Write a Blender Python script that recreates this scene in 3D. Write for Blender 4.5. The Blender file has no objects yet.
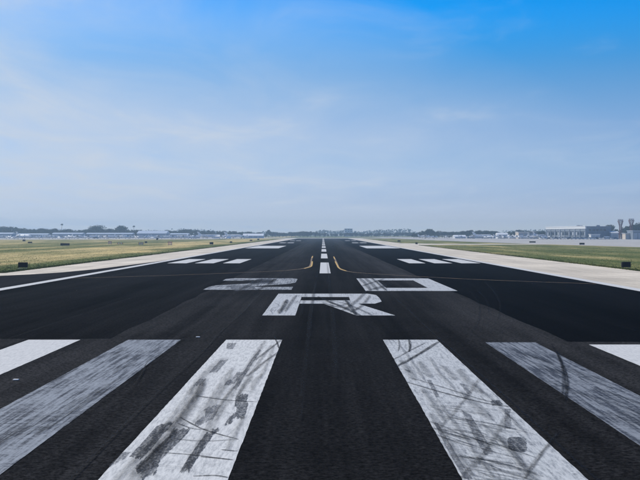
import bpy, math, random
from mathutils import Vector
random.seed(7)
R = math.radians
S = bpy.context.scene
COL = S.collection

# ------------------------------------------------------------------ camera, sky, sun, exposure
H, F, VX, VY = 3.7, 1054.0, 323.0, 234.0          # eye height (m), focal length (photo px), vanishing point
cam = bpy.data.cameras.new('camera'); cam_o = bpy.data.objects.new('camera', cam); COL.objects.link(cam_o)
cam_o.location = (0, 0, H); cam_o.rotation_euler = (R(90), 0, 0)
cam.sensor_width = 36; cam.lens = F/640*36
cam.shift_x = -(VX-320)/640; cam.shift_y = -(240-VY)/640
cam.clip_start = 0.1; cam.clip_end = 40000
S.camera = cam_o

SUN_EL, SUN_AZ = 44.0, -62.0                       # azimuth from +Y, clockwise (negative = left)
sd = Vector((math.sin(R(SUN_AZ))*math.cos(R(SUN_EL)), math.cos(R(SUN_AZ))*math.cos(R(SUN_EL)), math.sin(R(SUN_EL))))
W = bpy.data.worlds.new('World'); S.world = W; W.use_nodes = True
wn, wl = W.node_tree.nodes, W.node_tree.links
wn.clear()
def N(nodes, t, **kw):
    n = nodes.new(t)
    for k, v in kw.items(): setattr(n, k, v)
    return n
wout = N(wn, 'ShaderNodeOutputWorld'); bg = N(wn, 'ShaderNodeBackground'); bg.inputs['Strength'].default_value = 0.10
sky = N(wn, 'ShaderNodeTexSky', sky_type='NISHITA', sun_disc=False)
sky.sun_elevation = R(SUN_EL); sky.sun_rotation = R(SUN_AZ); sky.altitude = 0; sky.air_density = 1.0; sky.dust_density = 0.6; sky.ozone_density = 3.0
tc = N(wn, 'ShaderNodeTexCoord'); sep = N(wn, 'ShaderNodeSeparateXYZ'); wl.new(tc.outputs['Generated'], sep.inputs[0])
# clear air deepens with elevation: one smooth curve up to the zenith
ramp = N(wn, 'ShaderNodeValToRGB'); ramp.color_ramp.interpolation = 'CARDINAL'
mr = N(wn, 'ShaderNodeMapRange'); mr.inputs['From Min'].default_value = 0; mr.inputs['From Max'].default_value = 1.0
wl.new(sep.outputs['Z'], mr.inputs['Value']); wl.new(mr.outputs[0], ramp.inputs[0])
SKY_RAMP = [(0.0, (0.80, 0.86, 1.0)), (0.014, (0.58, 0.64, 0.92)), (0.03, (0.38, 0.47, 0.78)), (0.06, (0.34, 0.44, 0.68)), (0.108, (0.31, 0.42, 0.60)), (0.158, (0.13, 0.40, 0.63)), (0.21, (0.002, 0.43, 0.80)), (0.30, (0.002, 0.36, 0.72)), (0.55, (0.025, 0.28, 0.54)), (1.0, (0.045, 0.235, 0.45))]
els = ramp.color_ramp.elements
els[0].position, els[1].position = 0.0, 1.0
els[0].color = (*SKY_RAMP[0][1], 1); els[1].color = (*SKY_RAMP[-1][1], 1)
for p, c in SKY_RAMP[1:-1]:
    e = els.new(p); e.color = (*c, 1)
mul = N(wn, 'ShaderNodeMix', data_type='RGBA', blend_type='MULTIPLY'); mul.inputs[0].default_value = 1.0
wl.new(sky.outputs[0], mul.inputs[6]); wl.new(ramp.outputs[0], mul.inputs[7])
# thin high cloud: noise on a plane far overhead
dz = N(wn, 'ShaderNodeMath', operation='ADD'); dz.inputs[1].default_value = 0.06; wl.new(sep.outputs['Z'], dz.inputs[0])
dv = N(wn, 'ShaderNodeVectorMath', operation='DIVIDE'); cmb = N(wn, 'ShaderNodeCombineXYZ')
for i in range(3): wl.new(dz.outputs[0], cmb.inputs[i])
wl.new(tc.outputs['Generated'], dv.inputs[0]); wl.new(cmb.outputs[0], dv.inputs[1])
cmap = N(wn, 'ShaderNodeMapping'); cmap.inputs['Rotation'].default_value = (0, 0, R(-38)); cmap.inputs['Scale'].default_value = (1.5, 0.7, 0); cmap.inputs['Location'].default_value = (1.3, 0.4, 0)
wl.new(dv.outputs[0], cmap.inputs[0])
n1 = N(wn, 'ShaderNodeTexNoise'); n1.inputs['Scale'].default_value = 1.0; n1.inputs['Detail'].default_value = 7; n1.inputs['Roughness'].default_value = 0.55; n1.inputs['Distortion'].default_value = 0.5
wl.new(cmap.outputs[0], n1.inputs['Vector'])
cr = N(wn, 'ShaderNodeMapRange', interpolation_type='SMOOTHSTEP'); cr.inputs['From Min'].default_value = 0.52; cr.inputs['From Max'].default_value = 0.78; cr.inputs['To Max'].default_value = 0.20
wl.new(n1.outputs['Fac'], cr.inputs['Value'])
# the veil is milkier towards the sun's side
sh = Vector((sd.x, sd.y, 0)).normalized()
dot = N(wn, 'ShaderNodeVectorMath', operation='DOT_PRODUCT'); wl.new(tc.outputs['Generated'], dot.inputs[0]); dot.inputs[1].default_value = sh
vk = N(wn, 'ShaderNodeMath', operation='MULTIPLY'); vk.inputs[1].default_value = 1.64; wl.new(dot.outputs['Value'], vk.inputs[0])
thin = N(wn, 'ShaderNodeMapRange'); thin.inputs['From Min'].default_value = 0.06; thin.inputs['From Max'].default_value = 0.30; thin.inputs['To Min'].default_value = 0.22; thin.inputs['To Max'].default_value = 0.86
wl.new(sep.outputs['Z'], thin.inputs['Value'])
vs_ = N(wn, 'ShaderNodeMath', operation='SUBTRACT', use_clamp=True); wl.new(vk.outputs[0], vs_.inputs[0]); wl.new(thin.outputs[0], vs_.inputs[1])
vn = N(wn, 'ShaderNodeMapRange'); vn.inputs['From Min'].default_value = 0.3; vn.inputs['From Max'].default_value = 0.7; vn.inputs['To Min'].default_value = 0.60; vn.inputs['To Max'].default_value = 1.28; wl.new(n1.outputs['Fac'], vn.inputs['Value'])
vm = N(wn, 'ShaderNodeMath', operation='MULTIPLY'); wl.new(vs_.outputs[0], vm.inputs[0]); wl.new(vn.outputs[0], vm.inputs[1])
cadd = N(wn, 'ShaderNodeMath', operation='ADD', use_clamp=True); wl.new(cr.outputs[0], cadd.inputs[0]); wl.new(vm.outputs[0], cadd.inputs[1])
cmix = N(wn, 'ShaderNodeMix', data_type='RGBA'); cmix.inputs[7].default_value = (5.9, 6.7, 7.9, 1)
sc2 = N(wn, 'ShaderNodeVectorMath', operation='SCALE'); sc2.inputs['Scale'].default_value = 2.0; wl.new(mul.outputs[2], sc2.inputs[0])
wl.new(cadd.outputs[0], cmix.inputs[0]); wl.new(sc2.outputs[0], cmix.inputs[6])
wl.new(cmix.outputs[2], bg.inputs['Color']); wl.new(bg.outputs[0], wout.inputs[0])

sl = bpy.data.lights.new('sun', 'SUN'); sl.energy = 4.7; sl.angle = R(0.5); sl.color = (1.0, 0.93, 0.80)
so = bpy.data.objects.new('sun', sl); COL.objects.link(so); so.rotation_euler = sd.to_track_quat('Z', 'Y').to_euler(); so.location = (0, 0, 60)
S.view_settings.view_transform = 'Standard'; S.view_settings.look = 'None'; S.view_settings.exposure = 0; S.view_settings.gamma = 1
S.render.engine = 'CYCLES'
S.cycles.volume_bounces = 0; S.cycles.max_bounces = 6; S.cycles.transparent_max_bounces = 24

# ------------------------------------------------------------------ helpers
def g(px, py, z=0.0):
    """a point of the ground seen at (px, py) in the 640x480 photograph"""
    d = F*(H-z)/(py-VY)
    return ((px-VX)*d/F, d)
def at(px, Y): return (px-VX)*Y/F
def zt(py, Y): return H + (VY-py)*Y/F

class MB:
    def __init__(s): s.v = []; s.f = []
    def add(s, vs, fs):
        o = len(s.v); s.v += [tuple(v) for v in vs]; s.f += [tuple(i+o for i in f) for f in fs]; return s
    def box(s, x0, x1, y0, y1, z0, z1):
        v = [(x, y, z) for z in (z0, z1) for y in (y0, y1) for x in (x0, x1)]
        return s.add(v, [(0,2,3,1), (4,5,7,6), (0,1,5,4), (1,3,7,5), (3,2,6,7), (2,0,4,6)])
    def bbox(s, x0, x1, y0, y1, z0, z1, b):
        """box with chamfered vertical and top edges"""
        def ring(e, z): return [(x0+e+b, y0+e, z), (x1-e-b, y0+e, z), (x1-e, y0+e+b, z), (x1-e, y1-e-b, z), (x1-e-b, y1-e, z), (x0+e+b, y1-e, z), (x0+e, y1-e-b, z), (x0+e, y0+e+b, z)]
        return s.loft([ring(0, z0), ring(0, z1-b), ring(b, z1)])
    def loft(s, rings, cap=True, close=True):
        n = len(rings[0]); o = len(s.v)
        for r in rings: s.v += [tuple(p) for p in r]
        for k in range(len(rings)-1):
            for i in range(n if close else n-1):
                j = (i+1) % n
                s.f.append((o+k*n+i, o+k*n+j, o+(k+1)*n+j, o+(k+1)*n+i))
        if cap:
            s.f.append(tuple(o+i for i in reversed(range(n)))); s.f.append(tuple(o+(len(rings)-1)*n+i for i in range(n)))
        return s
    def tube(s, p, q, r0, r1=None, n=8):
        r1 = r0 if r1 is None else r1
        p, q = Vector(p), Vector(q); d = (q-p).normalized()
        a = d.orthogonal().normalized(); b = d.cross(a)
        ring = lambda c, r: [c + a*(r*math.cos(2*math.pi*i/n)) + b*(r*math.sin(2*math.pi*i/n)) for i in range(n)]
        return s.loft([ring(p, r0), ring(q, r1)])
    def disc(s, c, ax, r, w, n=14):
        ax = Vector(ax).normalized()
        return s.tube(Vector(c)-ax*w/2, Vector(c)+ax*w/2, r, r, n)
    def build(s, name, mat, parent=None, smooth=False, loc=None):
        me = bpy.data.meshes.new(name); me.from_pydata(s.v, [], s.f); me.update()
        if smooth:
            for p in me.polygons: p.use_smooth = True
        me.materials.append(mat)
        o = bpy.data.objects.new(name, me); COL.objects.link(o)
        if parent: o.parent = parent
        if loc: o.location = loc
        return o
ORD = ['first', 'second', 'third', 'fourth', 'fifth', 'sixth', 'seventh', 'eighth', 'ninth', 'tenth', 'eleventh', 'twelfth', 'thirteenth', 'fourteenth', 'fifteenth', 'sixteenth', 'seventeenth', 'eighteenth', 'nineteenth', 'twentieth', 'twenty first', 'twenty second', 'twenty third', 'twenty fourth', 'twenty fifth', 'twenty sixth', 'twenty seventh', 'twenty eighth', 'twenty ninth', 'thirtieth']
def tag(o, label, cat, group=None, kind=None):
    o['label'] = label; o['category'] = cat
    if group: o['group'] = group
    if kind: o['kind'] = kind
    return o
def empty(name, loc=(0,0,0), rz=0):
    o = bpy.data.objects.new(name, None); COL.objects.link(o); o.location = loc; o.rotation_euler = (0, 0, rz); o.empty_display_size = 0.3
    return o
def copy_tree(o, parent=None):
    c = o.copy(); COL.objects.link(c); c.parent = parent
    for ch in list(o.children): copy_tree(ch, c)
    return c
_first = set()
def use(proto, loc, rz, sc=1.0):
    if proto.name not in _first: _first.add(proto.name); o = proto
    else: o = copy_tree(proto)
    o.location = loc; o.rotation_euler = (0, 0, rz); o.scale = (sc, sc, sc) if not isinstance(sc, tuple) else sc
    return o

# ------------------------------------------------------------------ materials
def mat(name):
    m = bpy.data.materials.new(name); m.use_nodes = True
    nt = m.node_tree; b = nt.nodes['Principled BSDF']
    return m, nt.nodes, nt.links, b
def noise(n, l, vec, scale, detail=4, rough=0.55, sc=(1,1,1), loc=(0,0,0)):
    mp = N(n, 'ShaderNodeMapping'); mp.inputs['Scale'].default_value = sc; mp.inputs['Location'].default_value = loc
    l.new(vec, mp.inputs[0])
    t = N(n, 'ShaderNodeTexNoise'); t.inputs['Scale'].default_value = scale; t.inputs['Detail'].default_value = detail; t.inputs['Roughness'].default_value = rough
    l.new(mp.outputs[0], t.inputs['Vector']); return t.outputs['Fac']
def rng(n, l, v, a, b, c=0.0, d=1.0, smooth=True):
    m = N(n, 'ShaderNodeMapRange', interpolation_type='SMOOTHSTEP' if smooth else 'LINEAR')
    for k, x in (('From Min', a), ('From Max', b), ('To Min', c), ('To Max', d)): m.inputs[k].default_value = x
    l.new(v, m.inputs['Value']); return m.outputs[0]
def mix(n, l, fac, a, b, mode='MIX'):
    m = N(n, 'ShaderNodeMix', data_type='RGBA', blend_type=mode)
    for i, x in ((0, fac), (6, a), (7, b)):
        if isinstance(x, (int, float)): m.inputs[i].default_value = x
        elif isinstance(x, tuple): m.inputs[i].default_value = (*x, 1)
        else: l.new(x, m.inputs[i])
    return m.outputs[2]
def math_(n, l, op, a, b, clamp=False):
    m = N(n, 'ShaderNodeMath', operation=op, use_clamp=clamp)
    for i, x in ((0, a), (1, b)):
        if isinstance(x, (int, float)): m.inputs[i].default_value = x
        else: l.new(x, m.inputs[i])
    return m.outputs[0]
def bump(n, l, b, h, strength, dist):
    bp = N(n, 'ShaderNodeBump'); bp.inputs['Strength'].default_value = strength; bp.inputs['Distance'].default_value = dist
    l.new(h, bp.inputs['Height']); l.new(bp.outputs[0], b.inputs['Normal'])
def pos(n): return N(n, 'ShaderNodeNewGeometry').outputs['Position']
def plain(name, c, rough=0.6, metal=0.0, var=0.12, scale=2.0, spec=0.4):
    m, n, l, b = mat(name)
    f = noise(n, l, N(n, 'ShaderNodeTexCoord').outputs['Object'], scale)
    l.new(mix(n, l, rng(n, l, f, 0.3, 0.7), tuple(x*(1-var) for x in c), tuple(min(1, x*(1+var)) for x in c)), b.inputs['Base Color'])
    b.inputs['Roughness'].default_value = rough; b.inputs['Metallic'].default_value = metal; b.inputs['Specular IOR Level'].default_value = spec
    return m
def asphalt(name, c, streak=0.5, rubbered=False):
    m, n, l, b = mat(name); p = pos(n)
    fine = noise(n, l, p, 9, 6, 0.85)
    mid = noise(n, l, p, 1.3, 5, 0.6)
    big = noise(n, l, p, 0.12, 4, 0.55)
    lng = noise(n, l, p, 1.0, 4, 0.6, sc=(1.6, 0.035, 1))
    lng2 = noise(n, l, p, 1.0, 3, 0.55, sc=(0.33, 0.006, 1), loc=(3, 1, 0))
    lo = tuple(x*0.12 for x in c); hi = tuple(x*2.6 for x in c)
    col = mix(n, l, rng(n, l, fine, 0.34, 0.72), lo, hi)
    k = math_(n, l, 'ADD', math_(n, l, 'MULTIPLY', rng(n, l, mid, 0.3, 0.7), 0.35), math_(n, l, 'MULTIPLY', rng(n, l, big, 0.3, 0.7), 0.45))
    k = math_(n, l, 'ADD', k, math_(n, l, 'MULTIPLY', rng(n, l, lng, 0.3, 0.7), streak))
    k = math_(n, l, 'ADD', k, math_(n, l, 'MULTIPLY', rng(n, l, lng2, 0.35, 0.65), streak*1.1))
    k = math_(n, l, 'ADD', k, 0.35)
    kv = N(n, 'ShaderNodeCombineXYZ')
    for i in range(3): l.new(k, kv.inputs[i])
    col = mix(n, l, 1.0, col, kv.outputs[0], 'MULTIPLY')
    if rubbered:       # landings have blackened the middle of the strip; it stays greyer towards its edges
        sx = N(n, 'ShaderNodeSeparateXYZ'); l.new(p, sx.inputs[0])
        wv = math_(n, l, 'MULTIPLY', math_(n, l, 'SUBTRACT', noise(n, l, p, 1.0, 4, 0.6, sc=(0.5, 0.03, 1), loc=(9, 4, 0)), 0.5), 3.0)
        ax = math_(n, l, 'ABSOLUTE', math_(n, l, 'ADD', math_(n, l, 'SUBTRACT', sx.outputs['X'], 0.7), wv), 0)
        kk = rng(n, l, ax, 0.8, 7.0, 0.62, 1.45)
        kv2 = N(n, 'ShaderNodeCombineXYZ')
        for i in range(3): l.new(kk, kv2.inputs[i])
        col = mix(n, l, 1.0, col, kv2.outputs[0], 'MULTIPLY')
    # stray pale stones in the surface
    vo = N(n, 'ShaderNodeTexVoronoi'); vo.inputs['Scale'].default_value = 16; l.new(p, vo.inputs['Vector'])
    st = rng(n, l, vo.outputs['Distance'], 0.10, 0.02)
    wn_ = N(n, 'ShaderNodeTexWhiteNoise'); l.new(vo.outputs['Position'], wn_.inputs[0])
    st = math_(n, l, 'MULTIPLY', st, rng(n, l, wn_.outputs['Value'], 0.80, 0.95))
    col = mix(n, l, math_(n, l, 'MULTIPLY', st, 0.5), col, (0.07, 0.07, 0.075))
    l.new(col, b.inputs['Base Color'])
    b.inputs['Roughness'].default_value = 0.9; b.inputs['Specular IOR Level'].default_value = 0.004
    bump(n, l, b, fine, 0.6, 0.012)
    return m
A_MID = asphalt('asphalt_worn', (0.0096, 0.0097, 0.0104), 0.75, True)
A_DARK = asphalt('asphalt_sealed_sheen', (0.0042, 0.0043, 0.0048), 0.9)  # left seal: base colour lightened to paint in the sun's sheen on that side
A_DARK2 = asphalt('asphalt_sealed_no_sheen', (0.0015, 0.0016, 0.0020), 0.9)  # same seal on the right, kept darker without the painted sheen
A_FILL = asphalt('asphalt_fillet', (0.013, 0.013, 0.0145), 0.3)

def paint(name, c, wear, dirt=0.25, seed=0, lw=1.0):
    """road paint that has worn along the direction of travel and crazed"""
    m, n, l, b = mat(name); p = pos(n)
    lg = noise(n, l, p, 1.0, 7, 0.72, sc=(11, 0.34, 1), loc=(seed, seed*2, 0))
    fn = noise(n, l, p, 9, 7, 0.8, loc=(seed, 0, 0))
    bl = noise(n, l, p, 0.8, 4, 0.6, sc=(1.0, 0.45, 1), loc=(seed*3, 0, 0))
    sk = noise(n, l, p, 1.0, 5, 0.65, sc=(0.8, 7.0, 1), loc=(0, seed, 0))
    a = math_(n, l, 'ADD', math_(n, l, 'MULTIPLY', lg, 0.42*lw), math_(n, l, 'MULTIPLY', fn, 0.30))
    a = math_(n, l, 'ADD', a, math_(n, l, 'MULTIPLY', bl, 0.18)); a = math_(n, l, 'ADD', a, math_(n, l, 'MULTIPLY', sk, 0.18))
    mean = 0.5*(0.42*lw+0.30+0.18+0.18)
    t = mean + 0.20*(1-2*wear)
    worn = rng(n, l, a, t-0.045, t+0.075)
    d = rng(n, l, noise(n, l, p, 1.0, 8, 0.82, sc=(14, 1.8, 1), loc=(seed+5, 2, 0)), 0.40, 0.72, 0, dirt)
    col = mix(n, l, d, c, (0.10, 0.115, 0.14))
    col = mix(n, l, worn, col, (0.035, 0.039, 0.05))
    l.new(col, b.inputs['Base Color']); b.inputs['Roughness'].default_value = 0.75; b.inputs['Specular IOR Level'].default_value = 0.2
    bump(n, l, b, fn, 0.4, 0.006)
    return m
WHITE = (0.60, 0.61, 0.61)
P_FRESH = paint('white_paint_fresh', (0.57, 0.575, 0.575), 0.10, 0.45, 1)
P_LEFT = paint('white_paint_scuffed', WHITE, 0.24, 0.7, 4)
P_RIGHT = paint('white_paint_streaked', (0.50, 0.52, 0.535), 0.34, 0.9, 9)
P_HEAVY = paint('white_paint_worn_through', (0.26, 0.285, 0.32), 0.50, 0.8, 13, 1.3)
P_HEAVYR = paint('white_paint_worn_dark', (0.23, 0.25, 0.28), 0.54, 0.8, 17, 1.3)
P_NUM = paint('white_paint_numeral', (0.48, 0.50, 0.52), 0.38, 0.7, 21)
P_NUM2 = paint('white_paint_faded_numeral', (0.38, 0.40, 0.42), 0.52, 0.6, 25)
P_YEL = paint('yellow_paint', (0.26, 0.18, 0.10), 0.46, 0.4, 30)
P_YELB = paint('yellow_paint_bright', (0.55, 0.36, 0.11), 0.15, 0.2, 31)

def rubber(name, strength, c=(0.0045, 0.0048, 0.006)):
    m, n, l, b = mat(name)
    uv = N(n, 'ShaderNodeUVMap').outputs[0]; s = N(n, 'ShaderNodeSeparateXYZ'); l.new(uv, s.inputs[0])
    e = math_(n, l, 'ABSOLUTE', math_(n, l, 'SUBTRACT', s.outputs['X'], 0.5), 0)
    edge = rng(n, l, e, 0.5, 0.1)
    f = rng(n, l, noise(n, l, uv, 1.0, 5, 0.7, sc=(3.0, 1.1, 1)), 0.28, 0.62, 0.25, 1.0)
    sp = rng(n, l, noise(n, l, pos(n), 22, 3, 0.7), 0.3, 0.6, 0.5, 1.0)
    a = math_(n, l, 'MULTIPLY', math_(n, l, 'MULTIPLY', edge, f), math_(n, l, 'MULTIPLY', sp, strength))
    l.new(a, b.inputs['Alpha']); b.inputs['Base Color'].default_value = (*c, 1); b.inputs['Roughness'].default_value = 0.85; b.inputs['Specular IOR Level'].default_value = 0.15
    return m
RUB = [rubber('rubber_light', 0.34), rubber('rubber_mid', 0.6), rubber('rubber_dark', 0.9)]
def patch_mat(name, strength, c):
    m, n, l, b = mat(name); p = pos(n)
    f = rng(n, l, noise(n, l, p, 1.0, 7, 0.8, sc=(14, 1.2, 1)), 0.33, 0.56, 0.25, 1.0)
    f2 = rng(n, l, noise(n, l, p, 20, 4, 0.7), 0.36, 0.58, 0.3, 1.0)
    l.new(math_(n, l, 'MULTIPLY', math_(n, l, 'MULTIPLY', f, f2), strength), b.inputs['Alpha'])
    b.inputs['Base Color'].default_value = (*c, 1); b.inputs['Roughness'].default_value = 0.85; b.inputs['Specular IOR Level'].default_value = 0.15
    return m
PATCH = [patch_mat('worn_patch_pale', 0.7, (0.10, 0.11, 0.13)), patch_mat('worn_patch_dark', 0.88, (0.045, 0.052, 0.066))]

def concrete(name, c):
    m, n, l, b = mat(name); p = pos(n)
    f = noise(n, l, p, 3, 6, 0.7); big = noise(n, l, p, 0.07, 5, 0.6); lg = noise(n, l, p, 1, 5, 0.6, sc=(0.5, 0.03, 1))
    k = math_(n, l, 'ADD', math_(n, l, 'MULTIPLY', f, 0.3), math_(n, l, 'ADD', math_(n, l, 'MULTIPLY', big, 0.4), math_(n, l, 'MULTIPLY', lg, 0.3)))
    col = mix(n, l, rng(n, l, k, 0.36, 0.64), tuple(x*0.66 for x in c), tuple(x*1.12 for x in c))
    br = N(n, 'ShaderNodeTexBrick'); br.offset = 0.0; br.inputs['Scale'].default_value = 1.0; br.inputs['Mortar Size'].default_value = 0.05
    br.inputs['Brick Width'].default_value = 3.8; br.inputs['Row Height'].default_value = 4.6; l.new(p, br.inputs['Vector'])
    col = mix(n, l, math_(n, l, 'MULTIPLY', br.outputs['Fac'], 0.75), col, tuple(x*0.4 for x in c))
    l.new(col, b.inputs['Base Color']); b.inputs['Roughness'].default_value = 0.85; b.inputs['Specular IOR Level'].default_value = 0.2
    return m
C_SH = concrete('shoulder_concrete', (0.64, 0.575, 0.48))
C_AP = concrete('apron_concrete', (0.46, 0.445, 0.42))

def grass_mat():
    m, n, l, b = mat('grass_dry_and_green'); p = pos(n)
    s = N(n, 'ShaderNodeSeparateXYZ'); l.new(p, s.inputs[0])
    st = noise(n, l, p, 1.0, 6, 0.62, sc=(0.11, 0.016, 1)); fi = noise(n, l, p, 0.5, 5, 0.7); hi = noise(n, l, p, 4.0, 3, 0.7)
    wob = math_(n, l, 'MULTIPLY', math_(n, l, 'SUBTRACT', noise(n, l, p, 0.02, 3, 0.6), 0.5), 26)
    x = math_(n, l, 'ADD', s.outputs['X'], wob)
    # the mown verge by the left shoulder is green, the field behind it straw dry, then patchy
    dry = N(n, 'ShaderNodeValToRGB'); dr = dry.color_ramp
    xr = rng(n, l, x, -160, 120, smooth=False); l.new(xr, dry.inputs[0])
    pts = [(-160, .52), (-112, .48), (-90, .28), (-74, .24), (-60, .62), (-44, .85), (-39, .50), (-35, .08), (-30, .05), (30, .10), (40, .30), (60, .22), (90, .35), (120, .35)]
    dr.elements[0].position = 0; dr.elements[0].color = (pts[0][1],)*3+(1,); dr.elements[1].position = 1; dr.elements[1].color = (pts[-1][1],)*3+(1,)
    for xx, v in pts[1:-1]:
        e = dr.elements.new((xx+160)/280); e.color = (v, v, v, 1)
    k = math_(n, l, 'ADD', dry.outputs[0], math_(n, l, 'MULTIPLY', math_(n, l, 'SUBTRACT', st, 0.5), 2.9))
    k = math_(n, l, 'ADD', k, math_(n, l, 'MULTIPLY', math_(n, l, 'SUBTRACT', fi, 0.5), 0.9), True)
    rp = N(n, 'ShaderNodeValToRGB'); e = rp.color_ramp.elements
    e[0].position = 0; e[0].color = (0.088, 0.112, 0.026, 1); e[1].position = 1; e[1].color = (0.62, 0.48, 0.22, 1)
    q = e.new(0.4); q.color = (0.205, 0.20, 0.070, 1); q = e.new(0.72); q.color = (0.44, 0.36, 0.165, 1)
    l.new(k, rp.inputs[0])
    col = mix(n, l, rng(n, l, hi, 0.35, 0.75, 0.0, 0.35), rp.outputs[0], (0.05, 0.055, 0.02))
    l.new(col, b.inputs['Base Color']); b.inputs['Roughness'].default_value = 0.95; b.inputs['Specular IOR Level'].default_value = 0.08
    bump(n, l, b, hi, 0.4, 0.05)
    return m
GRASS = grass_mat()

BLACK = plain('sign_black', (0.006, 0.006, 0.007), 0.7, spec=0.15); GALV = plain('galvanised_steel', (0.38, 0.39, 0.40), 0.45, 0.7)
PAD = plain('pad_concrete', (0.42, 0.40, 0.37), 0.9); ORANGE = plain('orange_plastic', (0.75, 0.17, 0.03), 0.5); WPLAS = plain('white_plastic', (0.78, 0.76, 0.74), 0.5)
WMET = plain('white_metal', (0.74, 0.75, 0.76), 0.4, var=0.05); GLASS = plain('dark_glass', (0.02, 0.028, 0.04), 0.12, var=0.3, spec=0.6); TYRE = plain('tyre_rubber', (0.014, 0.014, 0.015), 0.85)
WALLP = plain('wall_pale', (0.56, 0.58, 0.60), 0.7); WALLB = plain('wall_bluegrey', (0.17, 0.20, 0.24), 0.55); WALLM = plain('wall_steel_blue', (0.27, 0.31, 0.37), 0.6); WALLT = plain('wall_tan', (0.50, 0.44, 0.37), 0.8); ROOFP = plain('roof_pale', (0.55, 0.60, 0.66), 0.45, 0.2)
ROOFD = plain('roof_grey', (0.22, 0.24, 0.27), 0.6); DOOR = plain('hangar_door', (0.10, 0.12, 0.145), 0.5); SHUT = plain('door_steel', (0.34, 0.37, 0.41), 0.5, 0.1)
RED = plain('tower_red', (0.15, 0.06, 0.055), 0.7); BARK = plain('bark', (0.10, 0.075, 0.055), 0.95, scale=5)

# ------------------------------------------------------------------ the ground and the paved surfaces
def sheet(name, pts, z, m, parent=None):
    mb = MB(); mb.add([(x, y, z) for x, y in pts], [tuple(range(len(pts)))])
    o = mb.build(name, m, parent)
    if o.data.polygons[0].normal.z < 0: o.data.flip_normals()
    return o
EXT = 2300
o = sheet('ground', [(-EXT, -600), (EXT, -600), (EXT, 2340), (-EXT, 2340)], -0.03, GRASS)
tag(o, 'dry and green grass field on both sides of runway', 'grass', kind='structure')
def wob(a, b, step, amp):
    """edge from a to b with small wander"""
    L = math.dist(a, b); k = max(1, int(L/step)); out = []
    nx, ny = (b[1]-a[1])/L, -(b[0]-a[0])/L
    for i in range(k+1):
        t = i/k; w = random.uniform(-amp, amp) if 0 < i < k else 0
        out.append((a[0]+(b[0]-a[0])*t+nx*w, a[1]+(b[1]-a[1])*t+ny*w))
    return out
RL, RR, REND = -22.0, 20.45, 880
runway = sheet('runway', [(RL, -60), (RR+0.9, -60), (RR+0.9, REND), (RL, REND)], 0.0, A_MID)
tag(runway, 'long dark asphalt runway with white threshold stripes and 20 R markings', 'runway', kind='structure')
o = sheet('shoulder', wob((RL, 84), (RL, REND), 300, 0) + list(reversed(wob((-30.2, 84), (-30.6, REND), 5, 0.22))), -0.006, C_SH)
tag(o, 'pale concrete shoulder strip between grass and runway on the left', 'shoulder', kind='structure')
o = sheet('shoulder', wob((RR+0.9, -60), (RR+0.9, REND), 300, 0) + list(reversed(wob((31.6, -60), (31.6, REND), 5, 0.22))), -0.006, C_SH)
tag(o, 'wide pale concrete shoulder strip along the runway on the right', 'shoulder', kind='structure')
# the left shoulder turns away round an asphalt fillet
fil = [(-22.0, 150), (-22.4, 140), (-23.1, 125), (-23.9, 111), (-25.2, 101.5), (-26.8, 96.5), (-29.0, 92.6), (-33, 89), (-40, 86), (-70, 83), (-70, -60), (-22.0, -60)]
o = sheet('taxiway', fil, 0.004, A_FILL)
tag(o, 'grey asphalt wedge where a taxiway joins the runway at far left', 'taxiway', kind='structure')
o = sheet('shoulder', [(-30.2, 101), (-30.2, 84), (-70, 80), (-70, 90), (-44, 92.5), (-36, 96)], -0.003, C_SH)
tag(o, 'pale concrete edge turning away beside the taxiway on the left', 'shoulder', kind='structure')
o = sheet('apron', [(92, 280), (78, 400), (71, 490), (64, 640), (58, 1000), (58, 1250), (700, 1250), (700, 280)], -0.012, C_AP)
tag(o, 'broad pale concrete apron before the hangars on the right', 'apron', kind='structure')
o = sheet('taxiway', [(31.4, 352), (44, 366), (85, 372), (85, 392), (60, 396), (44, 402), (31.4, 424)], -0.009, C_SH)
tag(o, 'pale concrete connector crossing the grass on the right', 'taxiway', kind='structure')
o = sheet('apron', [(-700, 640), (-330, 655), (-200, 690), (-80, 760), (-62, 900), (-62, 1250), (-700, 1250)], -0.012, C_AP)
tag(o, 'distant pale apron where planes are parked on the left', 'apron', kind='structure')
o = sheet('taxiway', [(-62, 882), (58, 882), (58, 1010), (-62, 1010)], -0.009, C_AP)
tag(o, 'pale pavement crossing beyond the far end of the runway', 'taxiway', kind='structure')
# sealed, darker asphalt either side of the worn middle strip
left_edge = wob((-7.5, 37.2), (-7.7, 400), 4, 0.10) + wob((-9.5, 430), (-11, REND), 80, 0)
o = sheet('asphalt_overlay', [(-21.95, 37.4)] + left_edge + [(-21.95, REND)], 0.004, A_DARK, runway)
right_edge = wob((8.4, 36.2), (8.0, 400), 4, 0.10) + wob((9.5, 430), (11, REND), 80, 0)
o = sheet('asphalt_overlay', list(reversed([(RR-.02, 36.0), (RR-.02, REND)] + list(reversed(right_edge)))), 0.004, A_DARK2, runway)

# ------------------------------------------------------------------ painted markings
ZM = 0.009
def rag(pts, step=0.5, amp=0.02):
    out = []
    for i in range(len(pts)):
        a, b = pts[i], pts[(i+1) % len(pts)]
        L = math.dist(a, b); k = max(1, int(L/step))
        for j in range(k):
            t = j/k; e = amp if j else amp*0.5
            out.append((a[0]+(b[0]-a[0])*t+random.uniform(-e, e), a[1]+(b[1]-a[1])*t+random.uniform(-e, e)))
    return out
def mark(name, pts, m, z=ZM, parent=runway, step=0.3, amp=0.006):
    from mathutils.geometry import tessellate_polygon
    p = rag(pts, step, amp)
    tris = tessellate_polygon([[Vector((x, y, 0)) for x, y in p]])
    mb = MB(); mb.add([(x, y, z) for x, y in p], tris)
    o = mb.build(name, m, parent)
    if o.data.polygons and sum(q.normal.z for q in o.data.polygons) < 0: o.data.flip_normals()
    return o
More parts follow.
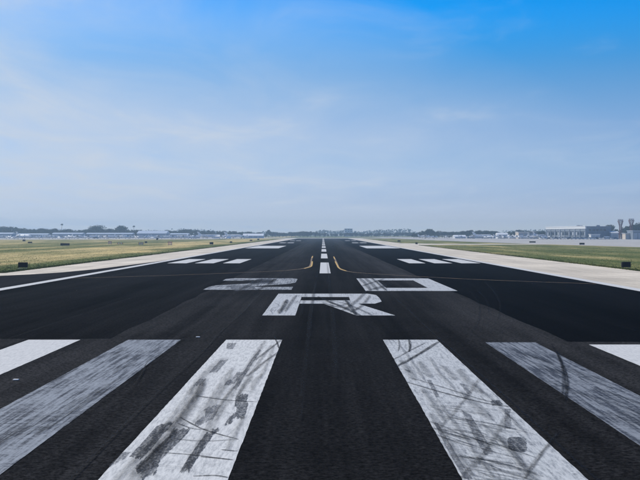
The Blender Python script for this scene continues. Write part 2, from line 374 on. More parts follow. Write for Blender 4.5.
# threshold stripes: lateral place from the slope each edge makes with the eye
stripes = [(-0.914, -0.386, 36.8, P_LEFT), (-1.84, -1.34, 36.8, P_HEAVY), (-2.78, -2.29, 36.8, P_FRESH), (-3.74, -3.25, 36.8, P_FRESH), (-4.7, -4.2, 36.8, P_FRESH),
           (0.566, 1.076, 36.8, P_RIGHT), (1.495, 1.954, 35.9, P_HEAVYR), (2.40, 2.90, 35.2, P_FRESH), (3.36, 3.86, 35.2, P_FRESH), (4.3, 4.8, 35.2, P_FRESH)]
st_objs = []
for a, b, y1, m in stripes:
    st_objs.append(mark('threshold_stripe', [(a*H, -9.0), (b*H, -9.0), (b*H, y1), (a*H, y1)], m))
stripe_l, stripe_r = st_objs[0], st_objs[5]
# letter and numerals, in metres
def glyph(name, polys, m):
    from mathutils.geometry import tessellate_polygon
    mb = MB()
    for pl in polys:
        p = rag(pl, 0.6, 0.006)
        t = tessellate_polygon([[Vector((x, y, 0)) for x, y in p]])
        mb.add([(x, y, ZM) for x, y in p], t)
    o = mb.build(name, m, runway)
    for q in o.data.polygons: pass
    return o
x0, x1 = -0.745*H, 0.88*H; y0, y1 = 47.8, 65.2; sw = 1.5
glyph('letter_r', [[(x0, y0), (x0+sw, y0), (x0+sw, y1), (x0, y1)],
    [(x0+sw+.01, y1-3.4), (x1-sw-.25, y1-3.4), (x1-sw-.25, y1), (x0+sw+.01, y1)],
    [(x0+sw+.01, y1-9.3), (x1-sw-.25, y1-9.3), (x1-sw-.25, y1-6.6), (x0+sw+.01, y1-6.6)],
    [(x1-sw-.24, y1-9.3), (x1-.5, y1-9.3), (x1-.05, y1-7.6), (x1, y1-4.5), (x1-.05, y1-1.4), (x1-.5, y1), (x1-sw-.24, y1)],
    [(x0+sw+1.3, y1-9.32), (x0+sw+3.1, y1-9.32), (x1+.02, y0), (x1-1.75, y0)]], P_NUM)
x0, x1 = -2.15*H, -0.565*H; y0, y1 = 69.8, 88.0
glyph('numeral_two', [[(x0, y0), (x1, y0), (x1, y0+3.9), (x0+2.9, y0+3.9), (x0+4.2, y0+6.4), (x1-.3, y0+8.6), (x1, y0+10.6), (x1, y1-1.4), (x1-.5, y1),
    (x0+.6, y1), (x0, y1-1.4), (x0, y1-4.6), (x0+1.7, y1-4.6), (x0+1.8, y1-3.7), (x1-1.8, y1-3.7), (x1-1.8, y0+11.4), (x0+2.4, y0+8.8), (x0+.3, y0+6.0), (x0, y0+4.2)]], P_NUM2)
x0, x1 = 0.75*H, 2.36*H; y0, y1 = 68.4, 87.6; k = 1.55
glyph('numeral_zero', [[(x0, y0), (x0+k, y0), (x0+k, y1), (x0, y1)], [(x1-k, y0), (x1, y0), (x1, y1), (x1-k, y1)],
    [(x0+k, y0), (x1-k, y0), (x1-k, y0+3.8), (x0+k, y0+3.8)], [(x0+k, y1-3.6), (x1-k, y1-3.6), (x1-k, y1), (x0+k, y1)]], P_NUM)
# centreline, touchdown bars, aiming points, edge lines
cx = 0.20
for i in range(13):
    ya = 99 + i*61.0
    mark('centreline_stripe', [(cx-.52, ya), (cx+.52, ya), (cx+.52, ya+37.5), (cx-.52, ya+37.5)], P_FRESH if i else P_FRESH, step=3)
for a, b in ((-5.32, -4.66), (-4.38, -3.74), (-3.42, -2.84), (2.94, 3.50), (3.80, 4.42), (4.72, 5.38)):
    mark('touchdown_bar', [(a*H, 133), (b*H, 133), (b*H, 155), (a*H, 155)], P_FRESH, step=3)
for a, b in ((-5.45, -3.1), (3.05, 5.4)):
    mark('aiming_point_block', [(a*H, 272), (b*H, 272), (b*H, 330), (a*H, 330)], P_FRESH, step=5)
for yy in (430, 570):
    for a, b in ((-4.9, -4.2), (-4.0, -3.3), (3.3, 4.0), (4.2, 4.9)):
        mark('touchdown_bar', [(a*H, yy), (b*H, yy), (b*H, yy+24), (a*H, yy+24)], P_FRESH, step=5)
mark('edge_line', [(-21.95, -60), (-21.05, -60), (-21.05, REND), (-21.95, REND)], P_FRESH, step=6, amp=0.03)
mark('edge_line', [(RR, -60), (RR+.9, -60), (RR+.9, REND), (RR, REND)], P_FRESH, step=6, amp=0.03)

def ribbon(name, pts, w, m, z, parent, taper=True):
    """a band of constant width along a smooth curve through pts, with UVs across and along"""
    P = [Vector((x, y, 0)) for x, y in pts]
    Q = []
    ext = [P[0]*2-P[1]] + P + [P[-1]*2-P[-2]]
    for i in range(1, len(ext)-2):
        p0, p1, p2, p3 = ext[i-1:i+3]; k = max(3, int((p2-p1).length/0.35)); k = min(k, 24)
        for j in range(k):
            t = j/k
            Q.append(0.5*((2*p1)+(p2-p0)*t+(2*p0-5*p1+4*p2-p3)*t*t+(3*p1-p0-3*p2+p3)*t**3))
    Q.append(P[-1])
    vs, fs, uvs = [], [], []; L = 0
    for i, q in enumerate(Q):
        d = (Q[min(i+1, len(Q)-1)]-Q[max(i-1, 0)]).normalized(); nrm = Vector((d.y, -d.x, 0))
        if i: L += (q-Q[i-1]).length
        ww = w*(0.6+0.4*min(1, 6*min(i, len(Q)-1-i)/len(Q))) if taper else w
        vs += [(q-nrm*ww/2), (q+nrm*ww/2)]; uvs += [(0, L), (1, L)]
        if i: fs.append((2*i-2, 2*i-1, 2*i+1, 2*i))
    me = bpy.data.meshes.new(name); me.from_pydata([(v.x, v.y, z) for v in vs], [], fs)
    ul = me.uv_layers.new(name='UVMap')
    for lp in me.loops: ul.data[lp.index].uv = uvs[lp.vertex_index]
    me.update()
    if me.polygons[0].normal.z < 0: me.flip_normals()
    me.materials.append(m); o = bpy.data.objects.new(name, me); COL.objects.link(o); o.parent = parent
    return o
# yellow lead lines
ribbon('lead_line', [(-1.75, 172), (-1.65, 150), (-1.5, 132), (-1.65, 118), (-3.0, 109), (-6.1, 103), (-14.4, 93.5), (-21.0, 88)], 0.21, P_YEL, ZM+.002, runway, False)
ribbon('lead_line', [(1.75, 165), (1.75, 135), (1.75, 115), (2.2, 106), (3.6, 100), (7.5, 93), (12.6, 85.5), (20.2, 78)], 0.21, P_YEL, ZM+.002, runway, False)
ribbon('lead_line', [(-1.45, 142), (-1.35, 128), (-1.4, 119), (-2.0, 112.5)], 0.16, P_YELB, ZM+.004, runway, False)
ribbon('lead_line', [(1.65, 142), (1.68, 125), (1.75, 114), (2.3, 105.5)], 0.16, P_YELB, ZM+.004, runway, False)
ribbon('lead_line', [(-1.72, 176), (-1.7, 162)], 0.16, P_YELB, ZM+.004, runway, False)
ribbon('lead_line', [(1.75, 172), (1.75, 156)], 0.16, P_YELB, ZM+.004, runway, False)

# ------------------------------------------------------------------ worn patches and tyre marks, read off the photograph and laid on the ground
def zl(x, y): return g(90+x/3.2, 330+y/3.2)          # the left stripe as measured
def zr(x, y): return g(370+x/2.783, 330+y/2.783)     # the right stripe as measured
zc = [0.0120]
def nz():
    zc[0] += 0.00012; return zc[0]
def patch(pts, m, parent, w=0.013, jit=0.13):
    z = nz(); xa, xb = min(p[0] for p in pts), max(p[0] for p in pts); n = max(3, int((xb-xa)/w)); mb = MB(); j0 = j1 = 0.0
    for i in range(n):
        x0_ = xa+(xb-xa)*i/n; x1_ = xa+(xb-xa)*(i+1)/n; xm = (x0_+x1_)/2; ys = []
        for (ax, ay), (bx, by) in zip(pts, pts[1:]+pts[:1]):
            if (ax-xm)*(bx-xm) < 0: ys.append(ay+(by-ay)*(xm-ax)/(bx-ax))
        ys.sort()
        for a, b in zip(ys[::2], ys[1::2]):
            j0 = j0*.8+random.gauss(0, jit*.6); j1 = j1*.8+random.gauss(0, jit*.6); a, b = a+j0, b+j1
            if b-a > .05: mb.add([(x0_, a, z), (x1_, a, z), (x1_, b, z), (x0_, b, z)], [(0, 1, 2, 3)])
    if mb.v: mb.build('worn_patch', m, parent)
lp = [([(440,42),(468,42),(457,62),(436,62)],0), ([(418,97),(441,97),(405,138),(380,138)],0), ([(350,157),(372,157),(352,180),(328,180)],0),
      ([(436,166),(455,160),(470,136),(492,134),(478,160),(446,178),(428,180)],0), ([(368,252),(418,242),(405,268),(392,290),(350,304),(334,303),(345,288),(372,275)],0),
      ([(468,211),(506,208),(500,232),(508,236),(494,284),(455,290),(452,304),(430,308),(438,288),(470,262),(462,244)],1),
      ([(215,306),(240,301),(266,299),(250,320),(236,330),(205,372),(168,408),(150,404),(126,407),(172,356)],1), ([(262,322),(296,318),(324,314),(305,340),(280,362),(222,420),(214,455),(186,462),(150,458),(146,440),(196,392),(250,345)],1),
      ([(372,330),(402,326),(372,372),(345,410),(315,462),(284,462),(318,405)],1), ([(110,390),(130,392),(105,420),(70,440),(60,436)],0), ([(390,320),(414,318),(408,332),(384,336)],1), ([(520,90),(545,60),(548,66),(512,120),(470,190),(455,190)],0)]
for pl, k in lp: patch([zl(*p) for p in pl], PATCH[k], stripe_l)
rp = [([(383,303),(392,299),(428,300),(434,305),(437,336),(430,342),(392,337),(385,330)],1), ([(375,221),(391,221),(390,276),(375,277)],0), ([(248,148),(262,150),(284,178),(272,180)],0),
      ([(158,140),(170,140),(194,188),(184,190)],0), ([(255,225),(280,238),(345,345),(320,350),(290,300)],0), ([(335,200),(360,196),(372,210),(340,212)],1), ([(178,262),(188,262),(262,385),(285,416),(262,416),(215,335)],0)]
mark('worn_patch', [zr(*p) for p in rp[0][0]], PATCH[1], nz(), stripe_r, 0.06, 0.012)
for pl, k in rp[1:]: patch([zr(*p) for p in pl], PATCH[k], stripe_r, 0.015, 0.05)
patch([g(258, 279), g(276, 279), g(270, 284), g(246, 284)], PATCH[1], runway, 0.05, 0.5); patch([g(225, 286), g(250, 285), g(262, 290), g(236, 290.5)], PATCH[0], runway, 0.05, 0.5)
def tyre(pts, w, k): ribbon('tyre_mark', pts, w, RUB[k], nz(), runway)
for pl, w, k in [([(618,28),(575,62),(528,98)],.14,1), ([(620,62),(565,98),(525,132),(500,150)],.16,1), ([(590,20),(600,45),(604,60)],.10,2), ([(340,212),(430,225),(535,232)],.13,2), ([(290,282),(345,312),(400,332),(475,352)],.08,2),
                 ([(560,36),(500,130),(440,220),(380,320),(300,455)],.30,0), ([(580,50),(530,120),(470,215)],.18,0), ([(270,350),(360,358),(470,352)],.10,1), ([(240,395),(330,402),(455,418)],.08,2), ([(280,300),(330,318),(380,320)],.07,2),
                 ([(330,470),(400,468),(440,475)],.10,2), ([(520,150),(490,185),(470,230)],.22,0), ([(260,340),(200,400),(150,450)],.10,1), ([(420,385),(450,388),(470,390)],.10,2), ([(355,408),(400,412),(458,418)],.09,2)]:
    tyre([zl(*p) for p in pl], w, k)
for pl, w, k in [([(72,104),(130,72),(192,33)],.22,2), ([(58,88),(105,62),(155,36)],.12,1), ([(108,26),(112,45),(108,62)],.14,2), ([(80,28),(82,45),(78,60)],.10,1), ([(100,146),(230,183),(330,207),(400,216)],.12,2), ([(108,133),(200,160),(300,192),(365,208)],.10,1),
                 ([(85,110),(100,112),(110,120)],.14,1), ([(430,416),(465,362),(500,318),(525,285)],.13,1), ([(520,60),(540,110),(548,150),(545,195)],.16,2), ([(505,40),(530,85),(538,130),(536,180)],.12,1), ([(250,417),(330,330),(380,240)],.20,0), ([(195,275),(260,200),(310,130)],.16,0)]:
    tyre([zr(*p) for p in pl], w, k)
for i in range(80):                                    # criss-crossing landings over the right stripe
    ya = random.uniform(205, 420); xa = 120+(ya-148)*0.55+random.uniform(-30, 60); ln = random.uniform(90, 260); sl_ = random.uniform(0.02, 0.34)
    pl = [(xa, ya), (xa+ln*.5, ya+ln*.5*sl_+random.uniform(-6, 6)), (xa+ln, ya+ln*sl_+random.uniform(-4, 10))]
    tyre([zr(*p) for p in pl], random.uniform(.02, .075), random.choice((0, 1, 1, 2)))
for i in range(40):                                    # and fewer over the left one
    ya = random.uniform(180, 480)**1.0; xa = 445-(ya)*0.66+random.uniform(-20, 220); ln = random.uniform(30, 120)
    tyre([zl(xa, ya), zl(xa+ln*.5, ya+ln*random.uniform(-.02, .14)), zl(xa+ln, ya+ln*random.uniform(0, .2))], random.uniform(.02, .05), random.choice((0, 0, 1)))
rs = random.Random(11)
for i in range(15):                                    # wheels that ran along the stripes left long soft smears
    x = rs.uniform(-3.2, -1.6); y = rs.uniform(12, 27); ln = rs.uniform(3, 9)
    tyre([(x, y), (x+rs.uniform(-.05, .05), y+ln/2), (x+rs.uniform(-.1, .1), min(36.5, y+ln))], rs.uniform(.12, .38), 0)
for i in range(13):
    x = rs.uniform(2.25, 3.8); y = rs.uniform(12, 27); ln = rs.uniform(3, 9)
    tyre([(x, y), (x+rs.uniform(-.05, .05), y+ln/2), (x+rs.uniform(-.1, .1), min(36.5, y+ln))], rs.uniform(.12, .38), 0)
for x in (3.1, 3.55, 4.1): tyre([(x, 68.8), (x+.05, 77), (x-.05, 87.2)], .5, 1)
for i in range(16):                                    # the outer worn stripes, scuffed across
    t = random.random(); ya = 346+70*t; xa = 500+(ya-346)*1.6+random.uniform(-15, 30); ln = random.uniform(20, 70)
    tyre([g(xa, ya), g(xa+ln*.5, ya+ln*.17), g(xa+ln, ya+ln*.36)], random.uniform(.06, .16), random.choice((0, 1, 1)))
for i in range(12):
    ya = random.uniform(345, 440); xa = 165-(ya-343)*1.25+random.uniform(-35, 25); ln = random.uniform(20, 80)
    tyre([g(xa, ya), g(xa-ln*.55, ya+ln*.22), g(xa-ln, ya+ln*.5)], random.uniform(.08, .2), random.choice((0, 0, 1)))
for pl, w, k in [([(318,297),(338,306),(352,312),(362,317)],.30,2), ([(330,301),(345,304),(362,311),(372,316)],.25,1), ([(340,312),(352,305),(360,298),(366,292)],.35,1), ([(350,313),(362,306),(370,296)],.28,1), ([(312,305),(335,307),(350,303)],.25,1), ([(333,309),(345,311),(362,309)],.2,1), ([(322,303),(340,308),(362,308)],.2,2), ([(345,300),(352,309),(356,316)],.3,2),
                 ([(300,300),(330,303),(350,310)],.3,1), ([(285,312),(291,303),(296,296)],.30,1), ([(279,314),(284,306),(287,300)],.34,2), ([(306,293),(304,302),(300,318)],.25,0), ([(366,292),(377,288),(390,284)],.4,1), ([(360,287),(372,283),(384,279)],.5,1), ([(374,290),(384,287),(392,285)],.4,1), ([(395,290),(410,291),(430,290)],.3,0), ([(240,290),(252,284),(262,279)],.6,1), ([(256,291),(268,285),(276,279)],.5,1), ([(226,285),(240,284),(255,281)],.4,1),
                 ([(480,278),(494,292),(500,305),(498,320)],.16,0), ([(468,290),(478,303),(479,318),(472,333)],.14,0), ([(474,288),(486,300),(489,314)],.12,0), ([(309,340),(311,310),(316,280),(319,262)],.3,0), ([(336,380),(333,320),(329,280),(327,262)],.3,0), ([(300,420),(309,330),(315,285)],.25,0)]:
    tyre([g(*p) for p in pl], w, k)
for i in range(26):                                    # rubber laid down by landings further on
    xx = random.choice((-1, 1))*random.uniform(1.6, 6.0); ya = random.uniform(150, 600); ln = random.uniform(80, 260)
    tyre([(xx, ya), (xx+random.uniform(-.4, .4), ya+ln/2), (xx+random.uniform(-.8, .8), ya+ln)], random.uniform(.3, .7), 0)
SEAL = [rubber('crack_sealant', 0.8, (0.004, 0.004, 0.005)), rubber('open_joint', 0.3, (0.03, 0.03, 0.032))]
for k, xx in enumerate((-18.2, -14.6, -11.0, -3.8, 4.1, 11.8, 15.4, 18.6)):           # lane joints of the paver
    pts = [(xx+random.uniform(-.05, .05), y) for y in range(37 if abs(xx) > 8 else 14, 420, 9)]
    ribbon('paving_seam', pts, .06 if k % 2 else .09, SEAL[1 if abs(xx) > 8 else 0], nz(), runway, False)
for i in range(16):                                    # wandering cracks, poured with sealant
    x = random.uniform(-20, 19); y = random.uniform(38, 125) if abs(x) > 7 else random.uniform(17, 46); a = random.choice((0, 1)); pts = []
    for j in range(random.randint(5, 10)):
        pts.append((x, y)); x += random.uniform(-.35, .35)+(1.1 if a else 0); y += random.uniform(-.5, .5)+(0 if a else 2.0)
        x = max(-20.8, min(20.0, x))
    ribbon('crack_seal', pts, random.uniform(.03, .06), SEAL[1 if abs(x) > 7 else 0], nz(), runway, False)
# a small white reflector set in the pavement beside the stripe
for (px, py), lab in (((198, 337.2), 'small white pavement marker between the two inner left stripes'), ((16, 380), 'small white pavement marker between the outer left stripes')):
    x, y = g(px, py); o = MB().bbox(-.07, .07, -.05, .05, 0.0, 0.02, 0.008).build('pavement_marker', WPLAS, loc=(x, y, 0.004)); tag(o, lab, 'marker', 'markers in the pavement')

# ------------------------------------------------------------------ signs and barricades on the grass
def sign(px, py, wpx, hpx, label, group='dark sign boxes along the runway', wide=False):
    x, y = g(px, py); s = y/F; w, h = wpx*s, hpx*s
    r = empty('runway_sign', (x, y, -0.03)); tag(r, label, 'sign', group)
    leg = 0.22*h; d = min(0.5, 0.35*h+.12)
    cab = MB().bbox(-w/2, w/2, -d/2, d/2, leg, h, min(.05, .06*h)).build('cabinet', BLACK, r)
    MB().box(-w*.45, w*.45, -d/2-.012, -d/2-.002, leg+.07*h, h*.93).build('back_panel', BLACK, cab)
    for sx in (-.36, .36):
        MB().tube((sx*w, 0, 0), (sx*w, 0, leg), .035).build('leg', GALV, r)
    MB().box(-w*.52, w*.52, -d*.7, d*.7, -.05, .035).build('pad', PAD, r)
    return r
sign(23, 268.6, 9.2, 6.6, 'large black sign box on the left grass, nearest to the camera')
sign(626, 268.4, 8.8, 6.8, 'large black sign box on the right grass, nearest to the camera')
sign(211.5, 245.0, 3.6, 3.0, 'black sign box at the green verge left of the runway, second nearest')
sign(231, 243.0, 2.4, 1.7, 'small black sign box just past the second left sign')
sign(251, 241.3, 2.6, 1.7, 'tiny black sign box beside the far left shoulder')
sign(258.3, 240.2, 2.0, 1.5, 'farthest tiny black sign box beside the left shoulder')
sign(24, 241.6, 2.6, 2.2, 'small black box standing before the left apron, upper of a pair')
sign(30, 243.4, 4.2, 1.8, 'low black box in the dry grass, lower of a pair')
sign(65, 246.0, 9.0, 2.9, 'wide low dark sign in the dry field on the left')
sign(146, 243.2, 2.4, 1.9, 'small black box near the orange barricade on the left field')
sign(157.2, 240.4, 1.8, 2.6, 'narrow upright dark box before the left apron')
sign(582, 245.0, 5.0, 2.3, 'black sign box on the right grass in front of the hangar')
sign(532.5, 242.9, 6.2, 1.7, 'long low dark sign at the apron edge left of the hangar')
sign(416.5, 244.5, 2.2, 2.2, 'small black sign box beside the pale connector on the right')
sign(399, 242.0, 2.8, 1.8, 'small black sign box by the far right shoulder')
def barricade(px, py, wpx, hpx, label):
    x, y = g(px, py); s = y/F; w, h = wpx*s, hpx*s
    r = empty('barricade', (x, y, -0.03)); tag(r, label, 'barricade', 'orange and white barricades on the left field')
    n = 5
    for i in range(n):
        a = -w/2+w*i/n
        for z0, z1 in ((.58*h, h), (.2*h, .45*h)):
            MB().add([(a, -.04, z0), (a+w/n-.004, -.04, z0), (a+w/n-.004, -.04, z1), (a, -.04, z1), (a, .04, z0), (a+w/n-.004, .04, z0), (a+w/n-.004, .04, z1), (a, .04, z1)],
                [(0,1,2,3), (7,6,5,4), (0,4,5,1), (2,6,7,3), (1,5,6,2), (0,3,7,4)]).build('stripe_panel', ORANGE if i % 2 == 0 else WPLAS, r)
    for sx in (-.4, .4):
        MB().tube((sx*w, -.3, 0), (sx*w, 0, h*.97), .03).build('leg', GALV, r); MB().tube((sx*w, .3, 0), (sx*w, .05, h*.97), .03).build('leg', GALV, r)
barricade(110, 244.4, 3.6, 3.2, 'leftmost orange and white barricade in the dry field')
barricade(141, 245.0, 5.0, 2.8, 'widest orange and white barricade, beside a small black box')
barricade(170, 245.4, 4.2, 3.9, 'tallest orange and white barricade, nearest to the runway')
barricade(120, 244.2, 6.0, 1.5, 'low long barricade right of the leftmost one')

# ------------------------------------------------------------------ buildings
def hip(name, corners, z0, z1, m, parent, over=0.4, rise=0.0):
    """roof slab over a four-cornered plan"""
    c = Vector((sum(p[0] for p in corners)/4, sum(p[1] for p in corners)/4))
    ex = [(p[0]+(p[0]-c.x)/max(.1, math.hypot(p[0]-c.x, p[1]-c.y))*over, p[1]+(p[1]-c.y)/max(.1, math.hypot(p[0]-c.x, p[1]-c.y))*over) for p in corners]
    mb = MB(); rings = [[(x, y, z0) for x, y in ex], [(x, y, z1) for x, y in ex]]
    if rise: rings.append([(c.x+(x-c.x)*.5, c.y+(y-c.y)*.5, z1+rise) for x, y in ex])
    return mb.loft(rings).build(name, m, parent)
def face_frame(a, b):
    L = math.dist(a, b); return (b[0]-a[0])/L, (b[1]-a[1])/L, L
def panel(name, a, b, t0, t1, z0, z1, out, th, m, parent):
    """box set on the wall from a to b, between t0 and t1 metres along, proud by `out`; wall outside lies to the right of a->b"""
    ux, uy, L = face_frame(a, b); nx, ny = uy, -ux
    P = lambda t, o, z: (a[0]+ux*t+nx*o, a[1]+uy*t+ny*o, z)
    v = [P(t0, out-th, z0), P(t1, out-th, z0), P(t1, out, z0), P(t0, out, z0), P(t0, out-th, z1), P(t1, out-th, z1), P(t1, out, z1), P(t0, out, z1)]
    return MB().add(v, [(3,2,1,0), (4,5,6,7), (0,1,5,4), (1,2,6,5), (2,3,7,6), (3,0,4,7)]).build(name, m, parent)

# the big hangar: long side to the runway, short end to us
hg = empty('hangar', (0, 0, 0)); tag(hg, 'large flat roofed hangar with pale fascia, dark door bays and grey end wall', 'hangar')
A = (at(547, 872), 872); B = (at(586.5, 770), 770); C = (at(611, 778), 778); D = (C[0]+A[0]-B[0]+4, 880)
zh = zt(226.2, 770)
plan = [A, B, C, D]
MB().loft([[(x, y, 0) for x, y in plan], [(x, y, zh-.8) for x, y in plan]]).build('wall', WALLB, hg)
rf = hip('roof', plan, zh-.8, zh, ROOFD, hg, .5)
_, _, L = face_frame(A, B)
panel('fascia', A, B, -.3, L+.2, zh*.80, zh-.1, .9, .85, WALLP, hg)
panel('window_band', A, B, -.2, L+.1, zh*.62, zh*.795, .5, .45, WALLB, hg)
panel('parapet_cap', A, B, -.4, L+.3, zh-.09, zh+.25, 1.1, 1.05, WMET, rf)
nb = 8
for i in range(nb+1):
    t = (L-.9)*i/nb
    panel('column', A, B, t, t+(1.1 if i % 3 == 0 else .5), 0, zh*.795, .95, .9, WALLM, hg)
for i in range(nb):
    t0 = (L-.9)*i/nb+.95; t1 = (L-.9)*(i+1)/nb-.05
    dd = panel('door', A, B, t0, t1, 0, zh*.60, .12, .1, DOOR, hg)
    for j in range(3):
        w = (t1-t0)/3
        panel('pane', A, B, t0+w*j+.3, t0+w*(j+1)-.3, zh*.30, zh*.54, .16, .03, GLASS if (i+j) % 3 else SHUT, dd)
_, _, L2 = face_frame(B, C)
for k, (t0, t1, z0, z1) in enumerate(((1.5, 6.2, 0, 4.2), (7.2, 8.4, 0, 2.2))):
    panel('end_door', B, C, t0, t1, z0, z1, .14, .1, SHUT if k else DOOR, hg)
for i in range(5): panel('window', B, C, 2+3.2*i, 4.2+3.2*i, 6.0, 7.3, .08, .06, GLASS, hg)
for i in range(9): panel('wall_rib', B, C, .3+L2*i/9, .5+L2*i/9, zh*.02, zh-.85, .05, .05, WALLB, hg)
for (tx, ty) in ((.25, .35), (.6, .5), (.75, .2)):
    x = B[0]+(C[0]-B[0])*tx+(A[0]-B[0])*ty; y = B[1]+(A[1]-B[1])*ty
    MB().bbox(x-1.2, x+1.2, y-1.2, y+1.2, zh-.02, zh+1.0, .1).build('roof_unit', GALV, rf)

def block(name, px0, px1, pytop, Y, depth, label, cat, wallm, roofm, group=None, gable=False, doors=3, pitch=1.2, windows=0, roofover=0.4, doorm=None):
    """a plain building facing the runway threshold: walls, roof, doors or windows"""
    x0, x1 = at(px0, Y), at(px1, Y); zz = zt(pytop, Y); w = x1-x0
    r = empty(name, ((x0+x1)/2, Y, 0)); tag(r, label, cat, group)
    ew = zz-pitch if gable else zz-.3
    wl_ = MB().loft([[(-w/2, 0, -.05), (w/2, 0, -.05), (w/2, depth, -.05), (-w/2, depth, -.05)], [(-w/2, 0, ew), (w/2, 0, ew), (w/2, depth, ew), (-w/2, depth, ew)]]).build('wall', wallm, r)
    e = roofover
    if gable:      # ridge runs across the view
        MB().loft([[(-w/2-e, -e, ew), (-w/2-e, depth+e, ew), (-w/2-e, depth+e, ew+.12), (-w/2-e, depth/2, zz), (-w/2-e, -e, ew+.12)], [(w/2+e, -e, ew), (w/2+e, depth+e, ew), (w/2+e, depth+e, ew+.12), (w/2+e, depth/2, zz), (w/2+e, -e, ew+.12)]]).build('roof', roofm, r)
    else:
        MB().bbox(-w/2-e, w/2+e, -e, depth+e, ew, zz, .08).build('roof', roofm, r)
    for i in range(doors):
        a = -w/2+w*(i+.1)/doors; b = -w/2+w*(i+.9)/doors
        d = MB().box(a, b, -.10, -.003, -.04, ew*.78).build('door', doorm or SHUT, r)
        MB().box(a, b, -.14, -.102, ew*.36, ew*.42).build('rail', GALV, d)
    for rr in range(windows):
        k = max(2, int(w/3.2)); zz0 = ew*(rr+.35)/windows; zz1 = ew*(rr+.8)/windows
        for i in range(k):
            a = -w/2+w*(i+.2)/k; b = -w/2+w*(i+.8)/k
            MB().box(a, b, -.06, -.003, zz0, zz1).build('window', GLASS, r)
    return r
TH = 'long low hangars beyond the left apron'
block('hangar', -30, 12, 232.6, 985, 14, 'long low pale roofed hangar at the far left edge', 'hangar', WALLM, ROOFP, TH, True, 10)
block('hangar', 15, 47, 233.4, 1010, 14, 'long low hangar behind the white jets, second from left edge', 'hangar', WALLB, ROOFP, TH, True, 8)
block('hangar', 52, 82, 232.7, 1000, 14, 'low hangar with pale roof below the left palm', 'hangar', WALLM, ROOFP, TH, True, 8)
block('hangar', 86, 132, 232.8, 1015, 14, 'longest low hangar under the tall left trees', 'hangar', WALLB, ROOFP, TH, True, 11)
block('hangar', 137, 166, 230.7, 960, 22, 'broad pale roofed hangar right of the tall left trees', 'hangar', WALLM, ROOFP, None, True, 4, 2.6)
block('hangar', 170, 188, 233.2, 1000, 14, 'low grey hangar between the broad pale hangar and the white sheds', 'hangar', WALLB, ROOFP, TH, True, 4)
block('shed', 192, 199, 235.2, 930, 8, 'small white shed, leftmost of the pair on the left apron', 'shed', WALLP, WMET, 'white sheds on the left apron', True, 2, .8)
block('shed', 212, 219, 234.6, 930, 8, 'small white shed, rightmost of the pair on the left apron', 'shed', WALLP, WMET, 'white sheds on the left apron', True, 2, .8)
block('hangar', 243, 263, 233.6, 960, 16, 'white hangar with sloping roof nearest the runway on the left', 'hangar', WALLP, WMET, None, True, 4, 2.0)
block('office_block', 344.5, 352.5, 228.6, 1650, 14, 'pale hazy office block far beyond the runway end', 'building', WALLP, ROOFD, None, False, 0, 0, 4)
block('hangar', 455, 466, 235.0, 905, 16, 'small white hangar in front of the trees on the right', 'hangar', WALLP, WMET, None, True, 2, 1.4)
block('shed', 467, 500, 236.4, 915, 9, 'long low white shed beside the small white hangar', 'shed', WALLP, WMET, None, False, 7)
block('shed', 498, 508, 232.8, 890, 12, 'white gabled shed left of the parked planes on the right', 'shed', WALLP, WMET, None, True, 2, 1.5)
block('hangar', 518.5, 529, 231.8, 860, 14, 'white box hangar with tan base left of the big hangar', 'hangar', WALLT, WMET, None, False, 2)
block('shed', 529.5, 537.5, 232.4, 845, 9, 'dark grey box shed next to the white box hangar', 'shed', WALLB, ROOFD, None, False, 1)
block('shed', 591, 600, 234.2, 762, 6, 'white flat shed against the grey end of the big hangar', 'shed', WALLP, WMET, None, False, 2)
block('shed', 611.5, 618.5, 231.2, 772, 9, 'white shed between the big hangar and the red towers', 'shed', WALLP, WMET, None, True, 1, 1.2)
block('building', 625.5, 632.5, 233.0, 735, 8, 'small tan building under the right red tower', 'building', WALLT, ROOFP, None, False, 1)
block('building', 633, 652, 230.6, 728, 14, 'blue grey building at the right edge of the view', 'building', WALLB, ROOFP, None, False, 4, 0, 1)

def tower(px, Y, pyt, label):
    x = at(px, Y); h = zt(pyt, Y); r = empty('lattice_tower', (x, Y, 0)); tag(r, label, 'tower', 'red lattice towers by the hangar')
    hw = lambda z: .95-.45*(z/h) if z < h*.72 else .95-.45*.72 + (z-h*.72)/(h*.28)*0.95
    zs = [h*i/9 for i in range(10)]
    for sx, sy in ((-1,-1), (1,-1), (1,1), (-1,1)):
        mb = MB()
        for a, b in zip(zs, zs[1:]): mb.tube((sx*hw(a), sy*hw(a), a), (sx*hw(b), sy*hw(b), b), .17, n=5)
        mb.build('leg', RED, r)
    br = MB()
    for a, b in zip(zs, zs[1:]):
        for (p, q) in (((-1,-1), (1,-1)), ((1,-1), (1,1)), ((1,1), (-1,1)), ((-1,1), (-1,-1))):
            br.tube((p[0]*hw(a), p[1]*hw(a), a), (q[0]*hw(b), q[1]*hw(b), b), .10, n=4); br.tube((q[0]*hw(a), q[1]*hw(a), a), (p[0]*hw(b), p[1]*hw(b), b), .10, n=4)
            br.tube((p[0]*hw(b), p[1]*hw(b), b), (q[0]*hw(b), q[1]*hw(b), b), .10, n=4)
    br.build('bracing', RED, r)
    MB().bbox(-1.65, 1.65, -1.65, 1.65, h, h+.3, .05).build('platform', RED, r)
    rl = MB()
    for a in (-1.55, 1.55):
        rl.tube((a, -1.55, h+1.2), (a, 1.55, h+1.2), .06, n=5); rl.tube((-1.55, a, h+1.2), (1.55, a, h+1.2), .06, n=5)
        for b in (-1.55, 0, 1.55): rl.tube((a, b, h+.35), (a, b, h+1.2), .05, n=5)
    rl.build('railing', RED, r)
    for sx in (-1.2, 0, 1.2): MB().bbox(sx-.35, sx+.35, -.4, .4, h+.35, h+1.1, .08).build('floodlight', GALV, r)
